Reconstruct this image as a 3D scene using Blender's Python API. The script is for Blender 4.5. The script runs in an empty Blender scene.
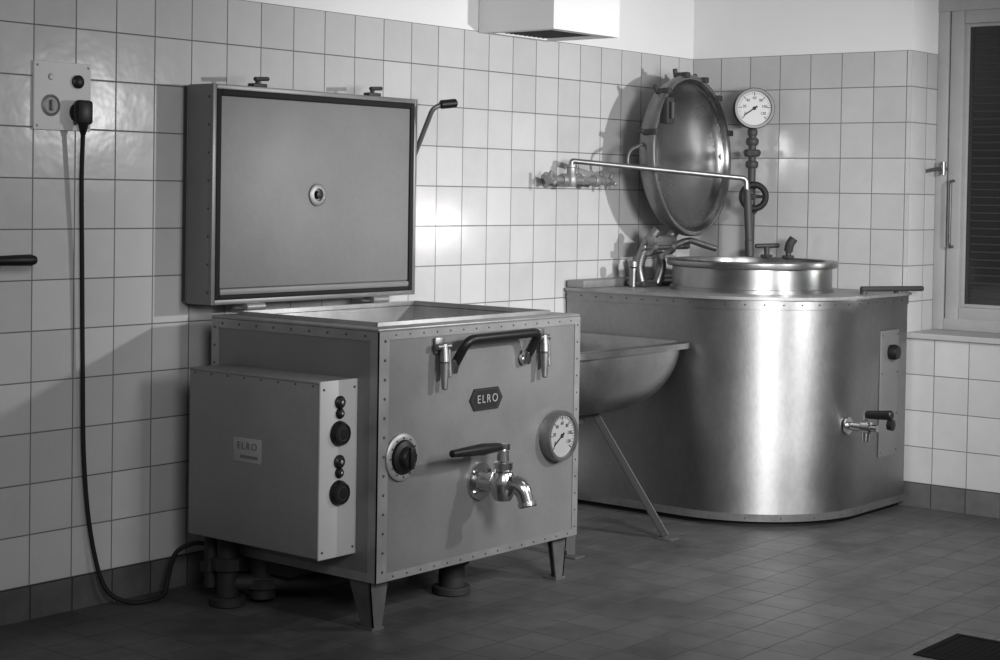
import bpy, bmesh, math, random
from mathutils import Vector, Matrix
random.seed(4)
scene = bpy.context.scene
COL = scene.collection

# ------------------------------------------------------------------ materials
def _nt(name):
    m = bpy.data.materials.new(name); m.use_nodes = True
    nt = m.node_tree
    return m, nt, nt.nodes['Principled BSDF']

def mat(name, g, rough=0.5, metal=0.0, var=0.0, vscale=6.0, bump=0.0, bscale=80.0, stretch=(1,1,1), rvar=0.0, spec=None, aniso=0.0, arot=0.0, scuff=0.0):
    m, nt, p = _nt(name)
    N, L = nt.nodes, nt.links
    p.inputs['Base Color'].default_value = (g, g, g, 1)
    p.inputs['Roughness'].default_value = rough
    p.inputs['Metallic'].default_value = metal
    if spec is not None: p.inputs['Specular IOR Level'].default_value = spec
    if aniso:
        p.inputs['Anisotropic'].default_value = aniso; p.inputs['Anisotropic Rotation'].default_value = arot
        tg = N.new('ShaderNodeTangent'); tg.direction_type = 'RADIAL'; tg.axis = 'Z'
        L.new(tg.outputs[0], p.inputs['Tangent'])
    tc = N.new('ShaderNodeTexCoord'); mp = N.new('ShaderNodeMapping')
    mp.inputs['Scale'].default_value = stretch
    L.new(tc.outputs['Object'], mp.inputs['Vector'])
    if var > 0 or rvar > 0:
        n = N.new('ShaderNodeTexNoise'); n.inputs['Scale'].default_value = vscale; n.inputs['Detail'].default_value = 8
        n.inputs['Roughness'].default_value = .62
        L.new(mp.outputs[0], n.inputs['Vector'])
        if var > 0:
            r = N.new('ShaderNodeMapRange'); r.clamp = False
            r.inputs['From Min'].default_value = .3; r.inputs['From Max'].default_value = .7
            r.inputs['To Min'].default_value = max(0, g-var); r.inputs['To Max'].default_value = g+var
            L.new(n.outputs['Fac'], r.inputs['Value'])
            out = r.outputs[0]
            if scuff > 0:
                n4 = N.new('ShaderNodeTexNoise'); n4.inputs['Scale'].default_value = 60; n4.inputs['Detail'].default_value = 3
                L.new(mp.outputs[0], n4.inputs['Vector'])
                r4 = N.new('ShaderNodeMapRange'); r4.inputs['From Min'].default_value = .3; r4.inputs['From Max'].default_value = .7
                r4.inputs['To Min'].default_value = 1-scuff; r4.inputs['To Max'].default_value = 1+scuff
                L.new(n4.outputs['Fac'], r4.inputs['Value'])
                mu = N.new('ShaderNodeMath'); mu.operation = 'MULTIPLY'; L.new(out, mu.inputs[0]); L.new(r4.outputs[0], mu.inputs[1]); out = mu.outputs[0]
            L.new(out, p.inputs['Base Color'])
        if rvar > 0:
            r = N.new('ShaderNodeMapRange')
            r.inputs['From Min'].default_value = .3; r.inputs['From Max'].default_value = .7
            r.inputs['To Min'].default_value = rough-rvar; r.inputs['To Max'].default_value = rough+rvar
            L.new(n.outputs['Fac'], r.inputs['Value'])
            L.new(r.outputs[0], p.inputs['Roughness'])
    if bump > 0:
        n2 = N.new('ShaderNodeTexNoise'); n2.inputs['Scale'].default_value = bscale; n2.inputs['Detail'].default_value = 4
        L.new(mp.outputs[0], n2.inputs['Vector'])
        b = N.new('ShaderNodeBump'); b.inputs['Strength'].default_value = bump; b.inputs['Distance'].default_value = .002
        L.new(n2.outputs['Fac'], b.inputs['Height']); L.new(b.outputs[0], p.inputs['Normal'])
    return m

def tile_mat(name, axis_u, axis_v, size, off_u, off_v, g, gvar, grout, gw, rough, wav=0.3, spec=.5, mott=3.0, warp=0.0, patch=0.0):
    m, nt, p = _nt(name)
    N, L = nt.nodes, nt.links
    p.inputs['Specular IOR Level'].default_value = spec
    tc = N.new('ShaderNodeTexCoord'); sp = N.new('ShaderNodeSeparateXYZ')
    def math_(op, a, b=None, c=None):
        n = N.new('ShaderNodeMath'); n.operation = op
        for i, v in enumerate((a, b, c)):
            if v is None: continue
            if isinstance(v, (int, float)): n.inputs[i].default_value = v
            else: L.new(v, n.inputs[i])
        return n.outputs[0]
    if warp > 0:
        wz = N.new('ShaderNodeTexNoise'); wz.inputs['Scale'].default_value = 7; wz.inputs['Detail'].default_value = 3
        L.new(tc.outputs['Object'], wz.inputs['Vector'])
        vm = N.new('ShaderNodeVectorMath'); vm.operation = 'MULTIPLY_ADD'
        L.new(wz.outputs['Color'], vm.inputs[0]); vm.inputs[1].default_value = (warp,)*3; L.new(tc.outputs['Object'], vm.inputs[2])
        L.new(vm.outputs[0], sp.inputs[0])
    else: L.new(tc.outputs['Object'], sp.inputs[0])
    def coord(ax, off):
        return math_('DIVIDE', math_('SUBTRACT', sp.outputs['XYZ'.index(ax)], off), size)
    u, v = coord(axis_u, off_u), coord(axis_v, off_v)
    def edge(c):
        f = math_('FRACT', c)
        return math_('MULTIPLY', math_('MINIMUM', f, math_('SUBTRACT', 1.0, f)), size)
    d = math_('MINIMUM', edge(u), edge(v))
    r = N.new('ShaderNodeMapRange'); r.interpolation_type = 'SMOOTHSTEP'
    r.inputs['From Min'].default_value = gw*0.3; r.inputs['From Max'].default_value = gw*1.4
    L.new(d, r.inputs['Value']); mask = r.outputs[0]
    cb = N.new('ShaderNodeCombineXYZ'); L.new(math_('FLOOR', u), cb.inputs[0]); L.new(math_('FLOOR', v), cb.inputs[1])
    wn = N.new('ShaderNodeTexWhiteNoise'); wn.noise_dimensions = '3D'; L.new(cb.outputs[0], wn.inputs['Vector'])
    tv = N.new('ShaderNodeMapRange'); tv.inputs['To Min'].default_value = g-gvar; tv.inputs['To Max'].default_value = g+gvar
    L.new(wn.outputs['Value'], tv.inputs['Value'])
    nz = N.new('ShaderNodeTexNoise'); nz.inputs['Scale'].default_value = 9; nz.inputs['Detail'].default_value = 8; nz.inputs['Roughness'].default_value = .65
    L.new(tc.outputs['Object'], nz.inputs['Vector'])
    nv = math_('MULTIPLY', math_('SUBTRACT', nz.outputs['Fac'], .5), gvar*mott)
    tone = math_('ADD', tv.outputs[0], nv)
    pz = N.new('ShaderNodeTexNoise'); pz.inputs['Scale'].default_value = 2.2; pz.inputs['Detail'].default_value = 5
    L.new(tc.outputs['Object'], pz.inputs['Vector'])
    pf = math_('SUBTRACT', pz.outputs['Fac'], .5)
    if patch > 0: tone = math_('MULTIPLY', tone, math_('MULTIPLY_ADD', pf, patch, 1.0))
    mx = N.new('ShaderNodeMix'); mx.data_type = 'FLOAT'
    L.new(mask, mx.inputs[0]); mx.inputs[2].default_value = grout; L.new(tone, mx.inputs[3])
    L.new(mx.outputs[0], p.inputs['Base Color'])
    rm = N.new('ShaderNodeMapRange'); rm.inputs['To Min'].default_value = .9 if patch == 0 else .62; rm.inputs['To Max'].default_value = rough
    L.new(mask, rm.inputs['Value'])
    ro = rm.outputs[0]
    if patch > 0: ro = math_('ADD', ro, math_('MULTIPLY', pf, .35))
    L.new(ro, p.inputs['Roughness'])
    fu = math_('FRACT', u); fv = math_('FRACT', v)
    s2 = N.new('ShaderNodeSeparateColor'); L.new(wn.outputs['Color'], s2.inputs[0])
    tilt = math_('ADD', math_('MULTIPLY', fu, math_('SUBTRACT', s2.outputs[0], .5)), math_('MULTIPLY', fv, math_('SUBTRACT', s2.outputs[1], .5)))
    n3 = N.new('ShaderNodeTexNoise'); n3.inputs['Scale'].default_value = 14; L.new(tc.outputs['Object'], n3.inputs['Vector'])
    h = math_('ADD', math_('ADD', math_('MULTIPLY', tilt, wav), math_('MULTIPLY', n3.outputs['Fac'], wav)), math_('MULTIPLY', mask, .5))
    b = N.new('ShaderNodeBump'); b.inputs['Strength'].default_value = 1; b.inputs['Distance'].default_value = .0016
    L.new(h, b.inputs['Height']); L.new(b.outputs[0], p.inputs['Normal'])
    return m

M_tileL = tile_mat('wall_tile_x', 'X', 'Z', .15, .032, .10, .40, .026, .12, .0022, .19, .6, .11)
M_tileR = tile_mat('wall_tile_y', 'Y', 'Z', .15, 0, .10, .38, .026, .13, .0022, .18, .6)
M_reveal = tile_mat('reveal_tile','X','Z',.15,0,.10,.38,.02,.13,.0022,.2)
M_baseL = tile_mat('base_tile_x', 'X', 'Z', .15, .032, -.05, .066, .024, .012, .003, .4, mott=4)
M_baseR = tile_mat('base_tile_y', 'Y', 'Z', .15, 0, -.05, .080, .022, .016, .003, .4, mott=4)
M_floor = tile_mat('floor_tile', 'X', 'Y', .15, .03, .02, .054, .0065, .034, .0026, .48, .35, .4, 12.0, .022, .8)
M_plaster = mat('plaster', .62, .8, var=.02, vscale=2, bump=.15, bscale=60)
M_ceil = mat('ceiling_paint', .65, .85, bump=.1)
M_steel = mat('brushed_steel', .17, .45, .5, var=.015, vscale=3, bump=.05, bscale=200, rvar=.06, scuff=.03)
M_trim = mat('steel_trim', .25, .45, .6, var=.05, vscale=9)
M_casing = mat('casing_steel', .30, .50, 1.0, var=.06, vscale=3.2, bump=.10, bscale=100, stretch=(1,1,.6), rvar=.07, aniso=.72, arot=.25, scuff=.05)
M_polish = mat('polished_steel', .24, .36, .95, var=.05, vscale=5, rvar=.06, scuff=.05)
M_pot = mat('pot_steel', .30, .36, 1.0, var=.06, vscale=5, rvar=.05, aniso=.6, arot=.25)
M_lidin = mat('lid_inner_steel', .175, .55, .25, var=.018, vscale=3.0, bump=.04, bscale=200, spec=.3, scuff=.03)
M_dome = mat('dome_inner_steel',.32,.24,1.0,var=.07,vscale=4,rvar=.06,scuff=.05)
M_chrome = mat('chrome', .50, .2, 1.0)
M_panel = mat('light_enamel', .36, .4, 0, var=.02)
M_plate = mat('faint_plate', .25, .5, .1)
M_platetext = mat('plate_text', .10, .5, .1)
M_box = mat('box_enamel', .185, .50, .3, var=.02, vscale=3, bump=.05, bscale=200, scuff=.03)
M_black = mat('black_plastic', .006, .42, spec=.3)
M_rubber = mat('black_rubber', .010, .7, spec=.2)
M_grate = mat('grate_black', .006, .8, spec=.05)
M_under = mat('black_iron', .012, .7, .2)  # near-black iron for the pipes below the pan
M_dark = mat('dark_iron', .035, .6, .3)
M_strut = mat('painted_strut', .07, .5, .3)
M_white = mat('dial_white', .38, .5)
M_dialgrey = mat('dial_grey', .20, .5)
M_brass = mat('dull_metal', .22, .38, .9, var=.05, vscale=12)
M_legm = mat('leg_metal', .12, .45, .6, var=.03, vscale=12)
M_bezel = mat('dark_bezel', .05, .35, .8)
M_glass = mat('dark_pane', .014, .15)
M_frame = mat('window_paint', .29, .55, var=.03, vscale=5)
M_slat = mat('blind_slat', .020, .6)
M_letters = mat('letters_light', .22, .5)
M_badge = mat('badge_dark', .012, .6, spec=.2)
M_socket = mat('socket_plate_paint', .56, .6, var=.02, spec=.3)

# ------------------------------------------------------------------ mesh helpers
def basis(d):
    d = Vector(d).normalized()
    a = Vector((0,0,1)) if abs(d.z) < .9 else Vector((1,0,0))
    x = a.cross(d).normalized(); y = d.cross(x).normalized()
    return x, y, d

def box(bm, lo, hi, bev=0.0, mi=0, seg=2):
    lo, hi = Vector(lo), Vector(hi)
    vs = [bm.verts.new((x,y,z)) for x in (lo.x,hi.x) for y in (lo.y,hi.y) for z in (lo.z,hi.z)]
    F = [(0,1,3,2),(4,6,7,5),(0,4,5,1),(2,3,7,6),(0,2,6,4),(1,5,7,3)]
    fs = []
    for f in F:
        fc = bm.faces.new([vs[i] for i in f]); fc.material_index = mi; fs.append(fc)
    if bev > 0:
        es = list({e for f in fs for e in f.edges})
        bmesh.ops.bevel(bm, geom=es, offset=bev, segments=seg, affect='EDGES', profile=.5)

def lathe(bm, prof, org, axis, seg=48, mi=0, closed=False):
    x, y, d = basis(axis); org = Vector(org)
    rings = []
    for r, h in prof:
        if r < 1e-6: rings.append([bm.verts.new(org + d*h)])
        else: rings.append([bm.verts.new(org + d*h + (x*math.cos(2*math.pi*i/seg) + y*math.sin(2*math.pi*i/seg))*r) for i in range(seg)])
    prs = list(zip(rings[:-1], rings[1:]))
    if closed: prs.append((rings[-1], rings[0]))
    for a, b in prs:
        for i in range(seg):
            j = (i+1) % seg
            if len(a) == 1 and len(b) == 1: continue
            if len(a) == 1: f = bm.faces.new((a[0], b[i], b[j]))
            elif len(b) == 1: f = bm.faces.new((a[i], a[j], b[0]))
            else: f = bm.faces.new((a[i], a[j], b[j], b[i]))
            f.material_index = mi

def cyl(bm, p0, p1, r, r2=None, seg=20, mi=0, bev=0.0):
    p0, p1 = Vector(p0), Vector(p1); L = (p1-p0).length
    r2 = r if r2 is None else r2
    if bev: lathe(bm, [(0,0),(r-bev,0),(r,bev),(r2,L-bev),(r2-bev,L),(0,L)], p0, p1-p0, seg, mi)
    else: lathe(bm, [(0,0),(r,0),(r2,L),(0,L)], p0, p1-p0, seg, mi)

def smooth_path(pts, n=8):
    pts = [Vector(p) for p in pts]
    P = [pts[0]*2-pts[1]] + pts + [pts[-1]*2-pts[-2]]
    out = []
    for i in range(1, len(P)-2):
        for k in range(n):
            t = k/n; a,b,c,d = P[i-1],P[i],P[i+1],P[i+2]
            out.append(.5*((2*b)+(c-a)*t+(2*a-5*b+4*c-d)*t*t+(3*b-a-3*c+d)*t**3))
    out.append(pts[-1]); return out

def fillet(pts, r, n=6):
    pts = [Vector(p) for p in pts]; out = [pts[0]]
    for i in range(1, len(pts)-1):
        p = pts[i]; a = (pts[i-1]-p); b = (pts[i+1]-p)
        rr = min(r, a.length*.48, b.length*.48)
        s = p + a.normalized()*rr; e = p + b.normalized()*rr
        for k in range(n+1):
            t = k/n; out.append(s*(1-t)**2 + p*2*t*(1-t) + e*t*t)
    out.append(pts[-1]); return out

def tube(bm, pts, r, seg=12, mi=0, radii=None):
    pts = [Vector(p) for p in pts]
    n = len(pts); rings = []
    t0 = (pts[1]-pts[0]).normalized(); x, y, _ = basis(t0)
    for i, p in enumerate(pts):
        t = (pts[min(i+1,n-1)]-pts[max(i-1,0)]).normalized()
        x = (x - t*x.dot(t)).normalized(); y = t.cross(x)
        rr = radii[i] if radii else r
        rings.append([bm.verts.new(p + (x*math.cos(2*math.pi*k/seg)+y*math.sin(2*math.pi*k/seg))*rr) for k in range(seg)])
    for a, b in zip(rings[:-1], rings[1:]):
        for k in range(seg):
            f = bm.faces.new((a[k], a[(k+1)%seg], b[(k+1)%seg], b[k])); f.material_index = mi
    for rg in (rings[0], rings[-1]):
        f = bm.faces.new(rg); f.material_index = mi

def torus(bm, c, axis, R, r, seg=36, s2=10, mi=0):
    prof = [(R + r*math.cos(2*math.pi*k/s2), r*math.sin(2*math.pi*k/s2)) for k in range(s2)]
    lathe(bm, prof, c, axis, seg, mi, closed=True)

def prism(bm, poly, z0, z1, mi=0, caps=True):
    a = [bm.verts.new((p[0],p[1],z0)) for p in poly]; b = [bm.verts.new((p[0],p[1],z1)) for p in poly]
    n = len(poly)
    for i in range(n):
        f = bm.faces.new((a[i], a[(i+1)%n], b[(i+1)%n], b[i])); f.material_index = mi
    if caps:
        bm.faces.new(a).material_index = mi; bm.faces.new(b).material_index = mi

def rivet(bm, p, n, r=.006, mi=0):
    lathe(bm, [(r,0),(r*.85,r*.4),(r*.45,r*.65),(0,r*.7)], p, n, 8, mi)

def fin(name, bm, mats, parent=None, org=(0,0,0), label=None, smooth=True, kind=None, cat=None):
    bmesh.ops.recalc_face_normals(bm, faces=bm.faces[:])
    bm.normal_update()
    org = Vector(org)
    for v in bm.verts: v.co -= org
    for f in bm.faces: f.smooth = smooth
    for e in bm.edges:
        if len(e.link_faces) == 2: e.smooth = e.calc_face_angle(0) < math.radians(38)
    me = bpy.data.meshes.new(name); bm.to_mesh(me); bm.free()
    if not isinstance(mats, (list, tuple)): mats = [mats]
    for m in mats: me.materials.append(m)
    o = bpy.data.objects.new(name, me); COL.objects.link(o)
    if parent is not None: o.parent = parent
    else: o.location = org
    if label: o['label'] = label
    if kind: o['kind'] = kind
    if cat: o['category'] = cat
    return o

def thing(name, org, label, cat):
    e = bpy.data.objects.new(name, None); e.location = org; e.empty_display_size = .1
    e['label'] = label; e['category'] = cat
    COL.objects.link(e); return e

def text(name, s, size, loc, rot, parent, org, m, ext=.0008, align='CENTER', sx=1.0, space=1.0):
    c = bpy.data.curves.new(name, 'FONT'); c.body = s; c.size = size; c.extrude = ext
    c.align_x = align; c.align_y = 'CENTER'; c.space_character = space
    t = bpy.data.objects.new('tmp', c); COL.objects.link(t)
    bpy.context.view_layer.update()
    me = bpy.data.meshes.new_from_object(t.evaluated_get(bpy.context.evaluated_depsgraph_get()))
    bpy.data.objects.remove(t)
    me.materials.clear(); me.materials.append(m)
    o = bpy.data.objects.new(name, me); COL.objects.link(o)
    o.parent = parent; o.location = Vector(loc)-Vector(org); o.rotation_euler = rot; o.scale = (sx,1,1)
    return o
BM = bmesh.new

# ------------------------------------------------------------------ room
XL, YN = -6.9, -4.6
TT = 1.90; CH = 3.0
WY0, WY1, WZ0, WZ1 = -1.071, -2.75, .72, 2.45
def structure(name, bm, mats): return fin(name, bm, mats, kind='structure', smooth=False)
b = BM(); box(b, (XL,0,0), (0.0,.15,TT), mi=0); box(b, (XL,.003,TT), (0.003,.15,CH), mi=1)
structure('wall_left', b, [M_tileL, M_plaster])
b = BM()
box(b, (0,WY0,0), (.45,.15,TT), mi=0); box(b, (.003,WY0+.0,TT), (.45,.15,CH), mi=1)
box(b, (0,WY1,0), (.45,WY0,WZ0-.02), mi=0)
box(b, (0,YN,0), (.45,WY1,TT), mi=0); box(b, (.003,YN,TT), (.45,WY1,CH), mi=1)
box(b, (.003,WY1,WZ1), (.45,WY0,CH), mi=1)
wr = structure('wall_right', b, [M_tileR, M_plaster, M_reveal])
for f in wr.data.polygons:
    if f.material_index == 0 and abs(f.normal.y) > .9: f.material_index = 2
b = BM(); box(b, (XL,YN,-.1), (.45,.15,0)); structure('floor', b, M_floor)
b = BM(); box(b, (XL,YN,CH), (.45,.15,CH+.1)); structure('ceiling', b, M_ceil)
b = BM(); box(b, (XL,-.006,0), (-.006,.0,.10)); structure('baseboard_left', b, M_baseL)
b = BM(); box(b, (-.006,YN,0), (0,0,.10)); structure('baseboard_right', b, M_baseR)
b = BM(); box(b, (-.012,WY1,WZ0-.02), (.27,WY0,WZ0+.004), bev=.004); structure('trim_1', b, M_frame)

# window
wx = .25
def frame_rect(bm, x0, x1, y0, y1, z0, z1, w, bev=.004):
    box(bm, (x0,y0-w,z0), (x1,y0,z1), bev); box(bm, (x0,y1,z0), (x1,y1+w,z1), bev)
    box(bm, (x0,y1+w,z0), (x1,y0-w,z0+w), bev); box(bm, (x0,y1+w,z1-w), (x1,y0-w,z1), bev)
zt = 2.12
b = BM()
frame_rect(b, wx, wx+.07, WY0, WY1, WZ0+.004, WZ1, .05)
box(b, (wx-.005, WY1, zt-.04), (wx+.07, WY0, zt+.03), .004)
w1 = fin('window_1', b, M_frame, kind='structure', smooth=True)
for ya,yb in ((WY0-.056,-1.92),(-1.925,WY1+.056)):
    b = BM(); frame_rect(b, wx+.002, wx+.05, ya, yb, WZ0+.045, zt-.035, .060, .006)
    frame_rect(b, wx+.018, wx+.052, ya-.055, yb+.055, WZ0+.095, zt-.085, .024, .004); fin('sash', b, M_frame, w1)
    b = BM(); box(b, (wx+.025,yb+.065,WZ0+.11), (wx+.032,ya-.065,zt-.10)); fin('pane', b, M_glass, w1)
b = BM(); box(b, (wx+.005,WY1+.05,zt+.03), (wx+.012,WY0-.05,WZ1-.05)); fin('pane', b, M_glass, w1)
b = BM()
z = WZ0+.14
while z < zt-.13:
    box(b, (wx+.021,-1.83,z), (wx+.024,WY0-.150,z+.006)); z += .033
for yy in (WY0-.140,-1.82): box(b, (wx+.021,yy-.012,WZ0+.123), (wx+.025,yy,zt-.113))
fin('blind', b, M_slat, w1)
b = BM()
cyl(b, (wx-.03,WY0-.05,1.385), (wx-.03,WY0-.05,1.44), .011); tube(b, [(wx+.0,WY0-.05,1.41),(wx-.05,WY0-.03,1.41),(wx-.10,WY0-.01,1.40)], .008)
fin('hinge', b, M_brass, w1)
b = BM(); tube(b, fillet([(wx+.01,WY0-.085,1.36),(wx-.03,WY0-.085,1.36),(wx-.03,WY0-.085,1.08),(wx+.01,WY0-.085,1.08)], .02), .006)
fin('latch', b, M_legm, w1)

# ------------------------------------------------------------------ vent duct
O = (-1.32,-.18,1.893)
T = thing('vent_duct', O, 'white plastered vent duct with a dark underside grille', 'vent')
b = BM(); x0,x1,y0,y1 = -1.533,-1.107,-.361,-.0005
box(b, (x0,y0,1.893), (x0+.045,y1,CH)); box(b, (x1-.045,y0,1.893), (x1,y1,CH)); box(b, (x0+.045,y0,1.893), (x1-.045,y0+.045,CH)); box(b,(x0+.045,y1-.04,1.893),(x1-.045,y1,CH))
fin('duct_body', b, M_plaster, T, O, smooth=False)
b = BM()
box(b, (x0+.045,y0+.045,1.905), (x1-.045,y1-.04,1.910))
for k in range(11):
    xx = x0+.055+k*.029; box(b, (xx,y0+.045,1.898), (xx+.008,y1-.04,1.9055))
fin('grille', b, M_dark, T, O)

# ------------------------------------------------------------------ square cooking kettle
KX0,KX1,KY0,KY1,KZ0,KZ1 = -3.010,-2.039,-.871,-.161,.147,.876
O = (-2.52,-.52,0)
K = thing('tilting_cooking_pan', O, 'square stainless steel cooking kettle with raised flat lid', 'cooking kettle')
b = BM()
m = .075; cx0,cx1,cy0,cy1,cz = KX0+m,KX1-m,KY0+m,KY1-m*.6,.50
box(b, (KX0,KY0,KZ0), (KX0+.02,KY1,KZ1)); box(b, (KX1-.02,KY0,KZ0), (KX1,KY1,KZ1))
box(b, (KX0+.02,KY0,KZ0), (KX1-.02,KY0+.02,KZ1)); box(b, (KX0+.02,KY1-.02,KZ0), (KX1-.02,KY1,KZ1))
box(b, (KX0+.02,KY0+.02,KZ0), (KX1-.02,KY1-.02,KZ0+.02))
fin('body', b, M_steel, K, O)
b = BM()
zt_ = KZ1+.006
box(b, (KX0-.003,KY0-.003,KZ1-.002), (KX1+.003,cy0,zt_), .003); box(b, (KX0-.003,cy1,KZ1-.002), (KX1+.003,KY1+.003,zt_), .003)
box(b, (KX0-.003,cy0,KZ1-.002), (cx0,cy1,zt_), .003); box(b, (cx1,cy0,KZ1-.002), (KX1+.003,cy1,zt_), .003)
for (a0,a1,a2,a3) in ((cx0-.008,cy0-.008,cx1+.008,cy0),(cx0-.008,cy1,cx1+.008,cy1+.008),(cx0-.008,cy0,cx0,cy1),(cx1,cy0,cx1+.008,cy1)):
    box(b, (a0,a1,cz), (a2,a3,zt_+.012), .002)
box(b, (cx0,cy0,cz), (cx1,cy1,cz+.01))
fin('cooking_well', b, M_trim, K, O, label='steel well and rim')
b = BM()
e = .0035; sw = .042
box(b, (KX0-e,KY0-e,KZ0), (KX0+sw,KY0,KZ1-.003)); box(b, (KX0-e,KY0-e,KZ0), (KX0,KY0+.03,KZ1-.003))
box(b, (KX1-sw*.6,KY0-e,KZ0), (KX1+e,KY0,KZ1-.003))
box(b, (KX0+sw,KY0-e,KZ0), (KX1-sw*.6,KY0,KZ0+.022)); box(b, (KX0+sw,KY0-e,KZ1-.027), (KX1-sw*.6,KY0,KZ1-.003))
box(b, (KX0-e,KY0+.03,KZ1-.03), (KX0,KY1,KZ1-.003)); box(b, (KX0-e,KY1-.03,KZ0), (KX0,KY1,KZ1-.03)); box(b, (KX0-e,KY0+.03,KZ0), (KX0,KY1-.03,KZ0+.025))
for k in range(13):
    z = KZ0+.03+k*(KZ1-KZ0-.06)/12
    rivet(b, (KX0+.024,KY0-e,z), (0,-1,0), .0045, 1); rivet(b, (KX1-.012,KY0-e,z), (0,-1,0), .0035, 1); rivet(b, (KX0-e,KY1-.014,z), (-1,0,0), .004, 1)
for k in range(15):
    x = KX0+.07+k*(KX1-KX0-.12)/14
    rivet(b, (x,KY0-e,KZ0+.011), (0,-1,0), .0035, 1); rivet(b, (x,KY0-e,KZ1-.014), (0,-1,0), .0032, 1)
for k in range(9):
    y = KY0+.05+k*(KY1-KY0-.1)/8
    rivet(b, (KX0-e,y,KZ1-.016), (-1,0,0), .004, 1)
fin('riveted_edge_strip', b, [M_trim, M_dark], K, O)
def leg(x, y, sx, sy):
    b = BM(); zt = KZ0+.012
    def plate(p):
        vs=[b.verts.new(q) for q in p]
        for f in ((0,1,2,3),(4,7,6,5),(0,4,5,1),(1,5,6,2),(2,6,7,3),(3,7,4,0)): b.faces.new([vs[i] for i in f])
    t=.006; wt=.085; wb=.045
    plate([(x,y,zt),(x+sx*wt,y,zt),(x+sx*wb+sx*.012,y,0.006),(x+sx*.018,y,0.006),
           (x,y-sy*-t,zt),(x+sx*wt,y+sy*t,zt),(x+sx*wb+sx*.012,y+sy*t,.006),(x+sx*.018,y+sy*t,.006)])
    plate([(x,y,zt),(x,y+sy*wt,zt),(x+sx*.018,y+sy*wb,.006),(x+sx*.018,y,.006),
           (x+sx*t,y,zt),(x+sx*t,y+sy*wt,zt),(x+sx*.018+sx*t,y+sy*wb,.006),(x+sx*.018+sx*t,y,.006)])
    box(b, (min(x+sx*.012,x+sx*.062),min(y-sy*.003,y+sy*.05),0), (max(x+sx*.012,x+sx*.062),max(y-sy*.003,y+sy*.05),.008))
    fin('leg', b, M_legm, K, O)
leg(KX0+.005,KY0+.03,1,1); leg(KX1-.005,KY0+.03,-1,1); leg(KX0+.09,KY1-.05,1,-1); leg(KX1-.005,KY1-.01,-1,-1)
b = BM(); cyl(b, (-2.47,-.70,.02), (-2.47,-.70,.16), .042, seg=24); cyl(b,(-2.47,-.70,.0),(-2.47,-.70,.025),.062,seg=24,bev=.004); cyl(b,(-2.47,-.70,.095),(-2.47,-.70,.12),.056,seg=24,bev=.003)
cyl(b, (-2.62,-.70,.13),(-2.47,-.70,.10),.014)
fin('drain_pipe', b, M_under, K, O)
b = BM()
cyl(b,(-3.06,-.30,.0),(-3.06,-.30,.226),.034,seg=20); cyl(b,(-3.06,-.30,.0),(-3.06,-.30,.03),.055,seg=20,bev=.004); cyl(b,(-3.06,-.30,.11),(-3.06,-.30,.15),.05,seg=8,bev=.003)
cyl(b,(-3.07,-.235,.05),(-3.07,-.235,.21),.022,seg=20); cyl(b,(-3.07,-.235,.10),(-3.07,-.235,.13),.034,seg=6)
cyl(b,(-2.97,-.36,.02),(-2.97,-.36,.15),.04,seg=20); cyl(b,(-2.97,-.36,.05),(-2.97,-.36,.08),.055,seg=8,bev=.003)
tube(b,fillet([(-3.06,-.30,.07),(-2.95,-.40,.07),(-2.85,-.52,.07),(-2.6,-.6,.12)],.05),.026)
tube(b,fillet([(-3.07,-.235,.06),(-2.9,-.235,.05),(-2.7,-.3,.05)],.04),.02)
box(b,(-2.99,-.50,.10),(-2.86,-.24,.146),.004)
fin('supply_pipe', b, M_under, K, O)
# electrical box
BX0,BX1,BY0,BY1,BZ0,BZ1 = -3.160,KX0-e,-.790,-.228,.226,.731
b = BM(); box(b, (BX0,BY0+.006,BZ0), (BX1,BY1,BZ1), .006)
box(b, (BX0-.002,BY0+.008,BZ1-.004), (BX1,BY1,BZ1+.003), .002)
for k in range(8): rivet(b, (BX0-.001,BY0+.03+k*.072,BZ1-.010), (-1,0,0), .003, 1)
eb = fin('control_box', b, [M_box,M_dark], K, O, label='grey enamelled switch box with light front plate')
b = BM(); box(b, (BX0-.002,BY0,BZ0-.002), (BX1+.006,BY0+.008,BZ1+.004), .003)
for k in range(2):
    for xx in (BX0+.012, BX1-.010): rivet(b, (xx,BY0,BZ0+.02+k*(BZ1-BZ0-.04)), (0,-1,0), .004, 1)
fin('front_plate', b, [M_panel,M_dark], eb, O)
fx = (BX0+BX1)/2+.002
def px_z(y): return 1.28-(y-191.0)*4.93/1700
for (yy, r) in ((432,.034),(491,.034)):
    z = px_z(yy); b = BM(); lathe(b, [(0,0),(r+.003,0),(r+.002,.006),(r*.95,.014),(r*.9,.018),(0,.020)], (fx,BY0,z), (0,-1,0), 32, 0)
    torus(b,(fx,BY0-.018,z),(0,-1,0),r*.55,.0015,24,6,1); fin('switch_knob', b, [M_black,M_dark], eb, O)
for (yy, r) in ((401,.017),(412,.013),(460,.018),(471,.013)):
    z = px_z(yy); b = BM(); lathe(b, [(0,0),(r+.002,0),(r+.002,.006),(r*.8,.012),(0,.014)], (fx,BY0,z), (0,-1,0), 24, 0)
    lathe(b, [(r*.3,.0142),(0,.016)], (fx,BY0,z), (0,-1,0), 12, 1); fin('indicator_lamp', b, [M_black,M_trim], eb, O)
ly, lz = -.490,.508
b = BM(); box(b, (BX0-.002,ly-.060,lz-.036), (BX0,ly+.060,lz+.036), .0008)
box(b, (BX0-.0025,ly-.045,lz-.024), (BX0-.0018,ly+.030,lz-.015), mi=1); np_ = fin('name_plate', b, [M_plate,M_platetext], eb, O)
text('lettering', 'ELRO', .030, (BX0-.003,ly,lz+.012), (math.pi/2,0,-math.pi/2), np_, O, M_platetext, space=1.3)

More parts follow.
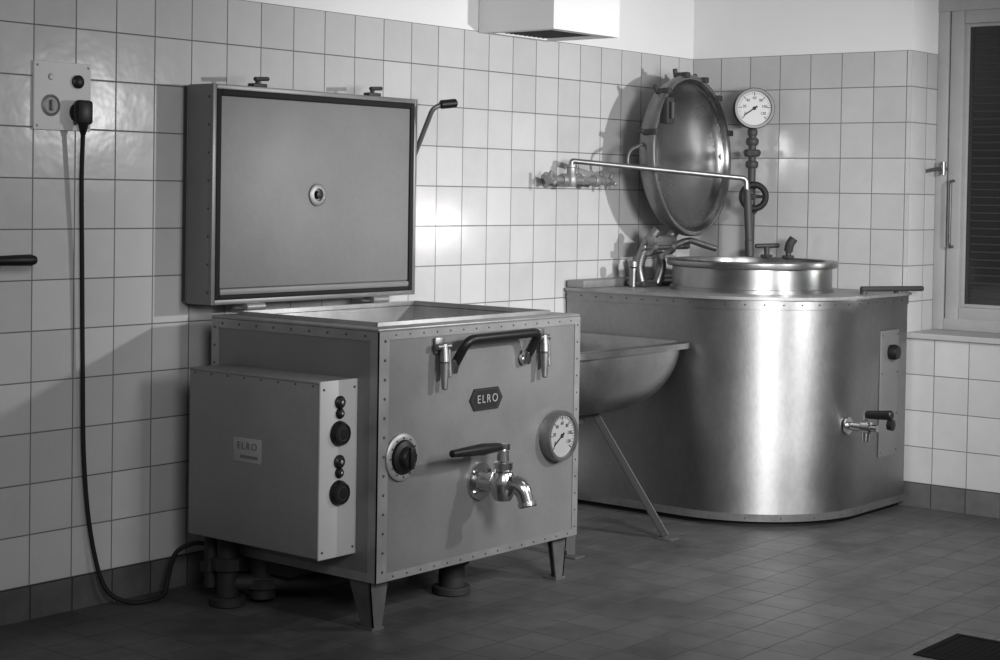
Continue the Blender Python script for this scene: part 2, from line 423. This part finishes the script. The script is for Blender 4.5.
# lid
LX0,LX1,LY0,LY1,LZ0,LZ1 = -3.010,-2.050,-.152,-.008,.911,1.607
b = BM()
box(b, (LX0,LY0+.012,LZ0), (LX1,LY1-.026,LZ1), .004)
box(b, (LX0+.002,LY1-.024,LZ0+.002), (LX1-.004,LY1,LZ1-.002), .004, mi=1)  # back skin is steel; its dark colour paints in the shade there
w = .016
box(b, (LX0,LY0,LZ0), (LX0+w,LY0+.014,LZ1),.002); box(b, (LX1-w,LY0,LZ0), (LX1,LY0+.014,LZ1),.002)
box(b, (LX0+w,LY0,LZ0), (LX1-w,LY0+.014,LZ0+w),.002); box(b, (LX0+w,LY0,LZ1-w), (LX1-w,LY0+.014,LZ1),.002)
for k in range(8): rivet(b, (LX0,LY0+.018,LZ0+.04+k*(LZ1-LZ0-.08)/7), (-1,0,0), .004, 1)
lid = fin('lid', b, [M_steel,M_dark], K, O, label='flat steel lid standing open')
b = BM(); w2=.020
a0,a1,c0,c1 = LX0+w,LX1-w,LZ0+w,LZ1-w
yb,yf = LY0-.002,LY0+.013
box(b,(a0,yb,c0),(a0+w2,yf,c1),.004); box(b,(a1-w2,yb,c0),(a1,yf,c1),.004); box(b,(a0+w2,yb,c0),(a1-w2,yf,c0+w2*.7),.004); box(b,(a0+w2,yb,c1-w2),(a1-w2,yf,c1),.004)
fin('gasket', b, M_rubber, lid, O, label='black rubber gasket')
b = BM(); i0,i1,j0,j1 = a0+w2,a1-w2,c0+w2*.7,c1-w2
box(b,(i0,LY0+.004,j0+.022),(i1,LY0+.014,j1),.003); box(b,(i0,LY0-.002,j0),(i1,LY0+.014,j0+.020),.004)
fin('inner_panel', b, M_lidin, lid, O)
b = BM(); pc=((i0+i1)/2-.015,LY0+.004,1.262)
lathe(b,[(.022,0),(.038,0),(.038,.006),(.034,.009),(.022,.009),(.020,.004),(.020,-.002),(0,-.002)],pc,(0,-1,0),32,0); lathe(b,[(0,0),(.014,0),(.012,.014),(0,.016)],pc,(0,-1,0),20,1)
fin('vent_fitting', b, [M_trim,M_black], lid, O)
for xx in (-2.80,-2.26):
    b = BM(); box(b,(xx-.03,LY0+.01,LZ1),(xx+.03,LY0+.04,LZ1+.012),.003); cyl(b,(xx,LY0+.025,LZ1),(xx,LY0+.025,LZ1+.028),.008); cyl(b,(xx-.035,LY0+.0,LZ1+.024),(xx+.05,LY0+.03,LZ1+.030),.007,bev=.002)
    fin('lid_clamp', b, M_dark, lid, O)
for xx in (-2.83,-2.24):
    b = BM(); box(b,(xx-.045,KY1-.035,KZ1+.004),(xx+.045,LY0+.06,KZ1+.014),.003); cyl(b,(xx-.04,LY0-.006,LZ0-.010),(xx+.04,LY0-.006,LZ0-.010),.012,bev=.002); box(b,(xx-.03,LY0-.006,LZ0-.012),(xx+.03,LY0+.05,LZ0+.002),.002)
    fin('hinge', b, M_trim, K, O)
b = BM(); tube(b, fillet([(LX1+.004,-.11,1.37),(LX1+.012,-.13,1.41),(-2.04,-.215,1.575),(-2.01,-.235,1.59)],.03), .009)
box(b,(LX1,-.135,1.33),(LX1+.008,-.08,1.43),.003)
lh = fin('lid_lever', b, M_legm, lid, O)
b = BM(); cyl(b,(-2.02,-.23,1.588),(-1.965,-.262,1.596),.016,bev=.005); fin('grip', b, M_black, lh, O)

# front handle
fy = KY0-e
b = BM()
pts = fillet([(-2.70,fy-.012,.748),(-2.69,fy-.062,.838),(-2.335,fy-.062,.842),(-2.345,fy-.012,.752)], .035)
tube(b, pts, .0145, 14)
hd = fin('front_handle', b, M_black, K, O, label='black tubular handle')
for x,z in ((-2.70,.748),(-2.345,.752)):
    b = BM(); cyl(b,(x,fy,z),(x,fy-.02,z+.006),.020,bev=.004); cyl(b,(x,fy-.012,z-.012),(x,fy-.022,z+.03),.0165,bev=.003)
    fin('handle_socket', b, M_chrome, hd, O)
for xx in (-2.752,-2.262):
    b = BM(); z=.80
    box(b,(xx-.022,fy-.008,z-.005),(xx+.022,fy,z+.045),.003)
    cyl(b,(xx-.03,fy-.02,z+.018),(xx+.03,fy-.02,z+.018),.010,bev=.003)
    cyl(b,(xx,fy-.022,z+.03),(xx,fy-.026,z-.03),.012,.015,bev=.004)
    cyl(b,(xx,fy-.026,z-.03),(xx-.004,fy-.030,z-.11),.015,.009,bev=.003)
    cyl(b,(xx+.022,fy-.020,z+.01),(xx+.026,fy-.024,z-.075),.008,bev=.002)
    fin('lid_latch', b, M_brass, K, O)
# badge
bx,bz = -2.522,.641
b = BM(); hw,hh=.080,.034
poly=[(-hw,0),(-hw*.72,hh),(hw*.72,hh),(hw,0),(hw*.72,-hh),(-hw*.72,-hh)]
def hexa(bm,s,y0,y1,mi):
    A=[bm.verts.new((bx+p[0]*s,y0,bz+p[1]*s)) for p in poly]; B=[bm.verts.new((bx+p[0]*s,y1,bz+p[1]*s)) for p in poly]
    for i in range(6): bm.faces.new((A[i],A[(i+1)%6],B[(i+1)%6],B[i])).material_index=mi
    bm.faces.new(A).material_index=mi; bm.faces.new(B).material_index=mi
hexa(b,1.0,KY0,KY0-.004,0); hexa(b,.90,KY0-.004,KY0-.0050,1); hexa(b,.86,KY0-.004,KY0-.0055,0)
bd = fin('badge', b, [M_badge,M_dark], K, O, label='dark hexagonal maker badge', smooth=False)
text('lettering','ELRO',.036,(bx+.002,KY0-.007,bz),(math.pi/2,0,0),bd,O,M_letters,space=1.28)
# rotary dial
dx,dz=-2.910,.503
b = BM(); lathe(b,[(0,0),(.070,0),(.070,.008),(.064,.012),(.052,.012),(.048,.006),(0,.006)],(dx,KY0,dz),(0,-1,0),40)
for k in range(12):
    a=2*math.pi*k/12; cyl(b,(dx+.057*math.cos(a),KY0-.0125,dz+.057*math.sin(a)),(dx+.057*math.cos(a),KY0-.014,dz+.057*math.sin(a)),.0025,seg=8,mi=1)
rd = fin('rotary_switch', b, [M_trim,M_badge], K, O)
b = BM(); lathe(b,[(.050,.006),(.048,.020),(.034,.024),(.030,.038),(.026,.042),(0,.042)],(dx,KY0,dz),(0,-1,0),32); box(b,(dx-.008,KY0-.05,dz-.032),(dx+.008,KY0-.038,dz+.032),.003)
fin('knob', b, M_black, rd, O)
# dial gauge
def gauge(name, c, n, R, parent, org, deep=.045, face=None, bez=None):
    c=Vector(c); n=Vector(n).normalized()
    b=BM(); lathe(b,[(0,0),(R*.97,0),(R,.006),(R,deep-.008),(R*.96,deep),(R*.84,deep),(R*.82,deep-.008)],c,n,48)
    g=fin(name,b,bez or M_brass,parent,org)
    x=Vector((0,0,1)).cross(n).normalized(); up=Vector((0,0,1))
    f0=c+n*(deep-.0085)
    def bar(b,ang,r0,r1,w,mi=0):
        d=x*math.cos(ang)+up*math.sin(ang); t=n.cross(d)
        vs=[b.verts.new(f0+d*r+t*s) for r,s in ((r0,-w),(r1,-w),(r1,w),(r0,w))]
        ve=[b.verts.new(v.co+n*.001) for v in vs]
        fs=[b.faces.new(vs),b.faces.new(ve)]+[b.faces.new((vs[i],vs[(i+1)%4],ve[(i+1)%4],ve[i])) for i in range(4)]
        for f in fs: f.material_index=mi
    b=BM(); lathe(b,[(0,deep-.009),(R*.83,deep-.009)],c,n,40)
    for k in range(31):
        a=math.radians(-40+k*260/30); bar(b,a,R*(.62 if k%5==0 else .70),R*.78,R*(.018 if k%5==0 else .009),1)
    fin('dial_face',b,[face or M_white,M_badge],g,org)
    b=BM(); bar(b,math.radians(215),-R*.15,R*.62,R*.03); bar(b,math.radians(35),-R*.05,R*.18,R*.04)
    lathe(b,[(0,0),(R*.09,0),(R*.07,.003),(0,.003)],f0,n,16)
    fin('needle',b,M_badge,g,org)
    for k in range(7):
        a=math.radians(-30+k*240/6); s=str(int(120-k*20)) 
        p=f0+(x*math.cos(a)+up*math.sin(a))*R*.50+n*.0005
        text('dial_numeral',s,R*.19,p,(math.pi/2,0,math.atan2(n.y,n.x)+math.pi/2),g,org,M_badge,ext=.0002)
    return g
gauge('temperature_gauge',(-2.165,KY0,.492),(0,-1,0),.083,K,O,.04,M_dialgrey)
# tap
tx,tz=-2.548,.389
b=BM()
lathe(b,[(0,0),(.058,0),(.058,.010),(.034,.014),(.028,.030),(.028,.10),(0,.10)],(tx,KY0,tz),(0,-1,0),32)
for k in range(4):
    a=math.pi/4+k*math.pi/2; cyl(b,(tx+.044*math.cos(a),KY0-.010,tz+.044*math.sin(a)),(tx+.044*math.cos(a),KY0-.018,tz+.044*math.sin(a)),.006,seg=6)
ty=KY0-.095
lathe(b,[(0,-.048),(.026,-.048),(.033,-.035),(.042,-.012),(.042,.018),(.033,.038),(.025,.042),(.031,.048),(.031,.068),(.020,.074),(.018,.105),(.022,.110),(.022,.126),(0,.130)],(tx,ty,tz),(0,0,1),28)
sp=fillet([(tx,ty,tz+.004),(tx+.01,ty-.066,tz+.004),(tx+.015,ty-.084,tz-.050)],.05,8)
tube(b,sp,.022,18,radii=[.031-.005*i/(len(sp)-1) for i in range(len(sp))])
lathe(b,[(.018,0),(.030,0),(.030,.012),(.025,.016)],(tx+.015,ty-.083,tz-.046),(0,-.3,-1),24)
tap=fin('drain_tap',b,M_chrome,K,O)
b=BM(); hz=tz+.118
cyl(b,(tx,ty,hz),(tx-.07,ty-.005,hz+.0),.010); lathe(b,[(0,0),(.011,0),(.014,.02),(.018,.09),(.014,.18),(.011,.235),(0,.242)],(tx-.02,ty-.004,hz+.0),(-1,-.03,.02),20)
fin('tap_lever',b,M_black,tap,O)

# ------------------------------------------------------------------ rectangular rimmed basin on legs
CX,CY,CZ=-1.335,-.340,.712; HX,HY=.375,.300
O=(CX,CY,0)
B=thing('draining_basin',O,'steel basin with flat rectangular rim on splayed dark struts','basin')
def sring(bm,hx,hy,z,ex,seg=64):
    out=[]
    for i in range(seg):
        a=2*math.pi*(i+.5)/seg; c,s=math.cos(a),math.sin(a)
        out.append(bm.verts.new((CX+hx*math.copysign(abs(c)**(2/ex),c),CY+hy*math.copysign(abs(s)**(2/ex),s),z)))
    return out
b=BM(); rings=[]
D=.240
def bowlring(k,n,off):
    a=k/n*math.pi/2; s=math.cos(a)**.46; ex=2.2+6*(1-math.sin(a))**1.1
    return ((HX-off)*s,(HY-off)*s,CZ-.026-D*math.sin(a)+(.010 if off>.02 else 0),ex)
seq=[(HX,HY,CZ-.026,16),(HX+.002,HY+.002,CZ-.004,16),(HX-.004,HY-.004,CZ,16),(HX-.022,HY-.022,CZ+.001,16),(HX-.030,HY-.030,CZ-.008,14)]
seq+=[bowlring(k,12,.032) for k in range(1,12)]
rings=[sring(b,*q) for q in seq]
oseq=[(HX,HY,CZ-.026,16)]+[bowlring(k/2,12,.014) for k in range(0,24)]
orings=[rings[0]]+[sring(b,*q) for q in oseq[1:]]
for RR in (rings,orings):
    for a_,b_ in zip(RR[:-1],RR[1:]):
        for i in range(64): b.faces.new((a_[i],a_[(i+1)%64],b_[(i+1)%64],b_[i]))
    b.faces.new(RR[-1])
fin('bowl',b,M_polish,B,O)
b=BM(); torus(b,(CX,CY,CZ-D-.026),(0,0,1),.085,.015,32); lathe(b,[(.04,0),(.04,-.05),(0,-.05)],(CX,CY,CZ-D-.02),(0,0,1),20)
fin('support_ring',b,M_strut,B,O)
for fx_,fy_ in ((-1.284,-.733),(-1.78,-.66),(-1.40,-.07)):
    d=(Vector((fx_,fy_,0))-Vector((CX,CY,0))).normalized()
    p0=Vector((CX,CY,CZ-D-.02))+d*.08; p1=Vector((fx_,fy_,.006)); ax=(p1-p0).normalized(); sd=Vector((-d.y,d.x,0)); up=ax.cross(sd)
    b=BM()
    for (u0,u1,v0,v1) in ((-.018,.018,-.003,.003),(-.018,-.011,-.003,.026)):
        vs=[b.verts.new(p+sd*u+up*v) for p in (p0,p1) for u,v in ((u0,v0),(u1,v0),(u1,v1),(u0,v1))]
        for f in ((0,1,2,3),(4,7,6,5),(0,4,5,1),(1,5,6,2),(2,6,7,3),(3,7,4,0)): b.faces.new([vs[i] for i in f])
    box(b,(fx_-.028,fy_-.045,0),(fx_+.028,fy_+.025,.007),.002)
    fin('leg',b,M_strut,B,O)

# ------------------------------------------------------------------ steam kettle in rounded casing
O=(-.45,-.59,0)
S=thing('steam_boiling_kettle',O,'round boiling kettle in rounded sheet steel casing, domed lid open','boiling kettle')
def outline(off=0,x1=-.03,y1=-.012):
    cx,cy,r=-.45,-.59,.5+off
    pts=[(x1+off*.5,y1),( -.95-off,y1)]
    for k in range(33):
        a=math.pi+k/32*math.pi/2; pts.append((cx+r*math.cos(a),cy+r*math.sin(a)))
    pts.append((x1+off*.5,-1.09-off)); return pts
CT=.885
b=BM(); prism(b,outline(),.035,CT); fin('casing',b,M_casing,S,O,label='rounded sheet steel casing')
b=BM(); prism(b,outline(-.03),0,.036); fin('shadow_plinth',b,M_badge,S,O)  # recessed base, coloured black to paint the shadow gap under the casing
ol=outline(.006)
def along(bm,z,step,r):
    P=[Vector((p[0],p[1],0)) for p in ol[1:]]
    acc=0.0
    for i in range(len(P)-1):
        seg=(P[i+1]-P[i]); L=seg.length; d=seg.normalized(); nrm=Vector((d.y,-d.x,0))
        if nrm.dot(P[i]-Vector((-.45,-.5,0)))<0: nrm=-nrm
        while acc<L:
            rivet(bm,P[i]+d*acc+Vector((0,0,z)),nrm,r,1); acc+=step
        acc-=L
b=BM(); prism(b,outline(.004),.024,.052); along(b,.037,.14,.003)
fin('base_band',b,[M_legm,M_dark],S,O)
b=BM(); prism(b,outline(.004),CT-.040,CT-.0045,caps=True); along(b,CT-.022,.075,.0032)
fin('top_band',b,[M_casing,M_dark],S,O)
b=BM(); prism(b,outline(.014),CT-.004,CT+.008); fin('top_plate',b,M_trim,S,O)
b=BM(); box(b,(-.955,-.10,CT+.008),(-.03,-.014,CT+.040),.004); fin('back_ledge',b,M_trim,S,O)
b=BM(); py=-1.09
box(b,(-.275,py-.006,.23),(-.115,py,.745),.002)
for z in (.25,.40,.57,.725):
    for x in (-.265,-.125): rivet(b,(x,py-.006,z),(0,-1,0),.004,1)
ap=fin('access_panel',b,[M_steel,M_dark],S,O)
b=BM(); lathe(b,[(0,0),(.030,0),(.032,.02),(.026,.035),(0,.038)],(-.19,py-.006,.655),(0,-1,0),24); fin('knob',b,M_black,ap,O)
b=BM(); q=Vector((-.53,-1.083,.385))
lathe(b,[(0,0),(.034,0),(.034,.008),(.016,.012),(.016,.06),(.024,.065),(.024,.10),(.014,.105),(.014,.13),(0,.13)],q,(0,-1,0),24)
cyl(b,q+Vector((0,-.08,.01)),q+Vector((0,-.08,-.055)),.020,.014,bev=.002); cyl(b,q+Vector((0,-.08,.02)),q+Vector((0,-.08,.055)),.010)
t2=fin('drain_tap',b,M_chrome,S,O)
b=BM(); cyl(b,q+Vector((0,-.08,.05)),q+Vector((.0,-.19,.058)),.016,.019,bev=.004); lathe(b,[(0,0),(.02,0),(.022,.02),(0,.025)],q+Vector((0,-.175,.02)),(0,-1,0),20); cyl(b,q+Vector((0,-.18,.02)),q+Vector((0,-.18,.05)),.01)
fin('tap_lever',b,M_black,t2,O)
# pot
P=Vector((-.43,-.58,0)); R=.345
b=BM(); zr=1.018
lathe(b,[(R-.006,CT+.008),(R-.006,CT+.022),(R-.016,CT+.024),(R-.016,zr-.03),(R+.004,zr-.026),(R+.008,zr-.020),(R+.008,zr-.004),(R+.002,zr),(R-.04,zr),(R-.045,zr-.01),(R-.045,CT+.012),(0,CT+.010)],P,(0,0,1),72)
fin('pot',b,M_pot,S,O,label='polished steel inner pot')
for (x,y,tl) in ((-.128,-.475,0),(-.118,-.575,1)):
    b=BM(); cyl(b,(x,y,zr-.03),(x,y,zr+.05),.012,bev=.002); box(b,(x-.025,y-.018,zr-.002),(x+.02,y+.018,zr+.012),.003)
    if tl: tube(b,smooth_path([(x,y,zr+.03),(x-.005,y-.01,zr+.06),(x,y-.025,zr+.085)]),.019)
    else: cyl(b,(x-.04,y+.035,zr+.048),(x+.035,y-.04,zr+.052),.010,bev=.003)
    fin('rim_clamp',b,M_dark,S,O)
# domed lid
lc=Vector((-.382,-.25,1.452)); n=Vector((.07,-1,.04)).normalized()
R=.337
prof=[(R-.002,.006),(R+.006,.006),(R+.010,0),(R+.010,-.026),(R-.004,-.030),(R-.006,-.06)]
for k in range(10):
    a=k/9*math.pi/2; prof.append(((R-.010)*math.cos(a) if k<9 else 0,-.065-.065*math.sin(a)))
b=BM(); lathe(b,prof,lc,n,72)
inn=[(R-.002,.006),(R-.010,.005),(R-.013,-.002)]
for k in range(14):
    a=k/13*math.pi/2; inn.append(((R-.016)*math.cos(a) if k<13 else 0,-.006-.085*math.sin(a)))
lathe(b,inn,lc,n,72,mi=1)
bmesh.ops.remove_doubles(b,verts=b.verts[:],dist=.0002)
dl=fin('lid',b,[M_brass,M_dome],S,O,label='domed round steel lid standing open')
xa=Vector((1,.07,0)).normalized(); ua=Vector((0,.04,1)).normalized()
for deg in (72,100,130,48,165,18):
    b=BM()
    a=math.radians(deg); d=xa*math.cos(a)+ua*math.sin(a)
    c=lc+d*(R+.010)
    cyl(b,c+n*.016,c-n*.05,.013,bev=.003); cyl(b,c-n*.045,c-n*.045+d*.03,.010,bev=.002)
    box(b,c-Vector((.014,.02,.012)),c+Vector((.014,.006,.012)),.003)
    fin('lid_lug',b,M_dark,dl,O)
b=BM(); box(b,(-.62,-.272,1.58),(-.565,-.235,1.69),.004); cyl(b,(-.595,-.28,1.60),(-.595,-.28,1.67),.012); fin('catch_plate',b,M_dark,dl,O)
b=BM(); tube(b,fillet([(-.70,-.22,1.40),(-.80,-.20,1.38),(-.80,-.20,1.46),(-.69,-.22,1.50)],.04),.007); fin('lid_handle',b,M_legm,dl,O)
# hinge assembly
b=BM()
for xx in (-.60,-.46):
    tube(b,smooth_path([(xx,-.15,CT+.01),(xx-.01,-.14,CT+.10),(xx,-.17,CT+.19),(xx+.02,-.21,CT+.25)]),.022,12)
    lathe(b,[(0,0),(.036,0),(.036,.03),(0,.03)],(xx-.015,-.18,CT+.175),(1,0,0),24)
cyl(b,(-.65,-.18,CT+.175),(-.30,-.18,CT+.175),.014,bev=.002)
box(b,(-.66,-.20,CT+.008),(-.38,-.11,CT+.03),.004)
tube(b,smooth_path([(-.42,-.19,CT+.18),(-.34,-.21,CT+.20),(-.26,-.24,CT+.18),(-.20,-.26,CT+.165)]),.014)
tube(b,smooth_path([(-.55,-.19,CT+.02),(-.53,-.20,CT+.09),(-.55,-.20,CT+.15)]),.018)
cyl(b,(-.70,-.17,CT+.008),(-.70,-.17,CT+.09),.016,bev=.003); cyl(b,(-.70,-.17,CT+.09),(-.70,-.17,CT+.12),.022,bev=.004)
box(b,(-.63,-.21,CT+.18),(-.43,-.19,CT+.225),.004)
fin('lid_hinge',b,M_brass,S,O)
b=BM(); cyl(b,(-.35,-1.04,CT+.030),(-.02,-1.15,CT+.026),.011,bev=.002); cyl(b,(-.33,-1.04,CT+.008),(-.33,-1.04,CT+.036),.014); cyl(b,(-.14,-1.09,CT+.008),(-.14,-1.09,CT+.034),.010)
fin('tilt_rod',b,M_dark,S,O)
# pressure gauge standpipe, fixed to the casing
b=BM(); gx,gy=-.09,-.37
cyl(b,(gx,gy,CT+.03),(gx,gy,1.58),.017)
lathe(b,[(0,-.02),(.04,-.02),(.04,.012),(.02,.02),(0,.02)],(gx,gy,CT+.030),(0,0,1),20)
for z,r in ((1.22,.028),(1.33,.026),(1.42,.028),(1.47,.038),(1.52,.028),(1.56,.022)): lathe(b,[(0,-.016),(r*.8,-.016),(r,-.006),(r,.008),(r*.8,.016),(0,.016)],(gx,gy,z),(0,0,1),20)
cyl(b,(gx-.05,gy-.02,1.47),(gx+.05,gy+.02,1.47),.017,bev=.003)
fin('standpipe',b,M_dark,S,O)
vn=Vector((-.75,-.66,0)).normalized()
b=BM(); c=Vector((gx,gy,1.28))+vn*.06
torus(b,c,vn,.052,.014,36,10); u=Vector((0,0,1)).cross(vn)
for k in range(2):
    a=k*math.pi; cyl(b,c,c+(u*math.cos(a)+Vector((0,0,1))*math.sin(a))*.05,.007,seg=8)
cyl(b,(gx,gy,1.28),c+vn*.012,.012)
fin('handwheel',b,M_badge,S,O)
gauge('pressure_gauge',Vector((gx,gy,1.665))+vn*-.01,vn,.090,S,O,.05,None,M_bezel)

# ------------------------------------------------------------------ wall mixer with swing spout
mxx=-.98; O=(mxx,-.05,1.32)
W=thing('swing_spout_tap',O,'wall mounted metal mixer tap with long swing spout','tap')
b=BM()
z=1.335
cyl(b,(mxx-.16,-.09,z),(mxx+.16,-.09,z),.016,bev=.003)
for s in (-1,1):
    cyl(b,(mxx+s*.11,0,z),(mxx+s*.11,-.09,z),.014); lathe(b,[(0,0),(.032,0),(.030,.008),(.014,.012)],(mxx+s*.11,-.0005,z),(0,-1,0),24)
    lathe(b,[(0,-.02),(.022,-.02),(.026,-.01),(.026,.01),(.022,.02),(0,.02)],(mxx+s*.11,-.09,z),(1,0,0),20)
lathe(b,[(0,-.028),(.018,-.028),(.025,-.012),(.025,.014),(.019,.024),(.019,.05),(.023,.052),(.023,.062),(0,.062)],(mxx-.06,-.09,z),(0,0,1),20)
lathe(b,[(0,-.015),(.02,-.015),(.02,.015),(0,.015)],(mxx+.02,-.09,z),(1,0,0),6)
fin('mixer_body',b,M_trim,W,O)
for s in (-1,1):
    b=BM(); c=Vector((mxx+s*.18,-.09,z)); ax=Vector((s,0,0))
    lathe(b,[(0,-.02),(.018,-.02),(.018,.0),(.010,.004),(.010,.025),(0,.025)],c,ax,20)
    for k in range(4):
        a=2*math.pi*k/4+.4; cyl(b,c+ax*.03,c+ax*.03+Vector((0,math.cos(a),math.sin(a)))*.038,.009,seg=10,bev=.003)
    lathe(b,[(0,.02),(.018,.02),(.018,.036),(0,.042)],c,ax,20)
    fin('tap_handle',b,M_trim,W,O)
b=BM()
pts=fillet([(mxx-.06,-.09,z+.055),(mxx-.06,-.09,z+.078),(-.44,-.55,1.355),(-.425,-.565,1.05)],.022,8)
tube(b,pts,.011,14)
fin('swing_spout',b,M_brass,W,O)
b=BM(); cyl(b,(-.4275,-.5625,1.10),(-.425,-.565,1.03),.018,bev=.003); cyl(b,(-.4375,-.5545,1.31),(-.4275,-.5625,1.10),.0165); fin('spout_sleeve',b,M_dark,W,O)

# ------------------------------------------------------------------ socket + plug + cable
O=(-3.471,-.006,1.544)
Q=thing('wall_socket_plate',O,'square painted switch plate with socket on tiled wall','socket')
b=BM(); box(b,(-3.573,-.010,1.443),(-3.369,0,1.645),.003)
lathe(b,[(0,0),(.010,0),(.008,.003),(0,.004)],(-3.515,-.010,1.600),(0,-1,0),16,1)
for x in (-3.562,-3.380):
    for z in (1.455,1.633): rivet(b,(x,-.010,z),(0,-1,0),.004,1)
fin('plate',b,[M_socket,M_trim],Q,O)
b=BM(); lathe(b,[(0,0),(.020,0),(.020,.008),(.014,.012),(0,.014)],(-3.42,-.010,1.590),(0,-1,0),24); fin('fuse_cap',b,M_black,Q,O)
b=BM(); lathe(b,[(.024,0),(.032,0),(.032,.004),(.026,.008),(.024,.004),(0,.004)],(-3.515,-.010,1.516),(0,-1,0),32); box(b,(-3.519,-.022,1.500),(-3.511,-.012,1.532),.002); fin('rotary_switch',b,M_box,Q,O)
b=BM(); lathe(b,[(0,0),(.030,0),(.030,.010),(0,.010)],(-3.418,-.010,1.498),(0,-1,0),28); fin('socket_outlet',b,M_black,Q,O)
O=(-3.42,-.05,1.49)
E=thing('power_cable',O,'black rubber power cable with plug hanging down wall','power cable')
b=BM(); lathe(b,[(0,0),(.028,0),(.028,.02),(.022,.026),(0,.028)],(-3.418,-.021,1.498),(0,-1,0),28); box(b,(-3.450,-.058,1.462),(-3.394,-.03,1.535),.010); cyl(b,(-3.424,-.045,1.465),(-3.424,-.045,1.43),.016,.008,bev=.002)
fin('plug',b,M_black,E,O)
path=smooth_path([(-3.424,-.045,1.44),(-3.42,-.035,1.30),(-3.408,-.025,1.05),(-3.40,-.022,.75),(-3.390,-.020,.45),(-3.365,-.025,.22),(-3.33,-.05,.06),(-3.27,-.09,.012),(-3.20,-.11,.010),(-3.15,-.11,.020),(-3.125,-.10,.07),(-3.105,-.11,.14),(-3.07,-.15,.17),(-3.04,-.19,.17)],8)
b=BM(); tube(b,path,.0072,10); fin('cable',b,M_rubber,E,O)

# ------------------------------------------------------------------ wall lever at frame edge
O=(-3.93,0,1.065)
H=thing('wall_lever',O,'steel lever with black grip fixed to tiled wall','lever')
b=BM(); lathe(b,[(0,0),(.035,0),(.033,.01),(.015,.014),(.015,.08),(0,.085)],(-3.93,0,1.065),(0,-1,0),24); cyl(b,(-3.93,-.07,1.065),(-3.75,-.08,1.064),.009)
fin('lever_arm',b,M_trim,H,O)
b=BM(); lathe(b,[(0,0),(.010,0),(.014,.02),(.016,.10),(.017,.15),(.012,.165),(0,.168)],(-3.78,-.08,1.064),(1,0,0),20); fin('grip',b,M_black,H,O)

# ------------------------------------------------------------------ floor drain
x0,x1,y0,y1=-2.155,-1.855,-2.435,-2.135
O=((x0+x1)/2,(y0+y1)/2,0)
D=thing('floor_drain',O,'square dark cast iron floor drain grate','floor drain')
b=BM()
frame_=[((x0,y0),(x1,y0+.02)),((x0,y1-.02),(x1,y1)),((x0,y0+.02),(x0+.02,y1-.02)),((x1-.02,y0+.02),(x1,y1-.02))]
for a,c in frame_: box(b,(a[0],a[1],0),(c[0],c[1],.004),.001)
for k in range(12): box(b,(x0+.02,y0+.026+k*.0208,0.001),(x1-.02,y0+.040+k*.0208,.002))
fin('grate',b,M_grate,D,O)
b=BM(); box(b,(x0+.02,y0+.02,0),(x1-.02,y1-.02,.001)); fin('pit_shade_sheet',b,M_grate,D,O)  # flat black sheet; paints in the darkness between the bars

# ------------------------------------------------------------------ lights
def aim(o,loc,target):
    o.location=loc; o.rotation_euler=(Vector(target)-Vector(loc)).to_track_quat('-Z','Y').to_euler()
def area(name, loc, target, size, power, spread=180):
    l=bpy.data.lights.new(name,'AREA'); l.shape='DISK'; l.size=size; l.energy=power; l.spread=math.radians(spread)
    o=bpy.data.objects.new(name,l); COL.objects.link(o); aim(o,loc,target); return o
l=bpy.data.lights.new('flash_lamp','SPOT'); l.energy=285; l.spot_size=math.radians(100); l.spot_blend=1.0; l.shadow_soft_size=.05
o=bpy.data.objects.new('flash_lamp',l); COL.objects.link(o); aim(o,(-1.05,-3.1,1.68),(-1.25,-.1,1.0))
area('side_fill',(-3.0,-3.3,1.5),(-1.2,-.9,.5),.7,32,85)  # added fill for the pan front and the streak on the rounded casing
area('front_fill',(-5.6,-3.9,2.1),(-3.6,-.3,.8),1.0,21,110)  # added fill near the camera, lifts left wall and box, softens shadows
area('ceiling_fill',(-2.0,-2.6,2.95),(-2.0,-2.6,0),1.0,6)  # added soft overhead fill, no actual ceiling fitting
area('window_glare_helper',(.20,-1.72,1.10),(-1.754,0,1.15),.11,.40,30)  # added source in the reveal, stands in for flash glare off the glass
w=bpy.data.worlds.new('World'); scene.world=w; w.use_nodes=True
w.node_tree.nodes['Background'].inputs[0].default_value=(1,1,1,1); w.node_tree.nodes['Background'].inputs[1].default_value=.19

# ------------------------------------------------------------------ camera
cam=bpy.data.cameras.new('Camera'); co=bpy.data.objects.new('Camera',cam); COL.objects.link(co)
cam.sensor_width=36; cam.lens=61.2; cam.shift_y=-.093; cam.clip_start=.05
Fh=Vector((.7787,.6275,0)).normalized(); p=math.radians(1.5)
F=Fh*math.cos(p)+Vector((0,0,-1))*math.sin(p)
Rr=Fh.cross(Vector((0,0,1))).normalized(); U=Rr.cross(F).normalized()
r=.016
R2=Rr*math.cos(r)+U*math.sin(r); U2=U*math.cos(r)-Rr*math.sin(r)
mtx=Matrix((R2,U2,-F)).transposed().to_4x4(); mtx.translation=Vector((-6.587,-4.194,1.28))
co.matrix_world=mtx
scene.camera=co
scene.view_settings.view_transform='Standard'
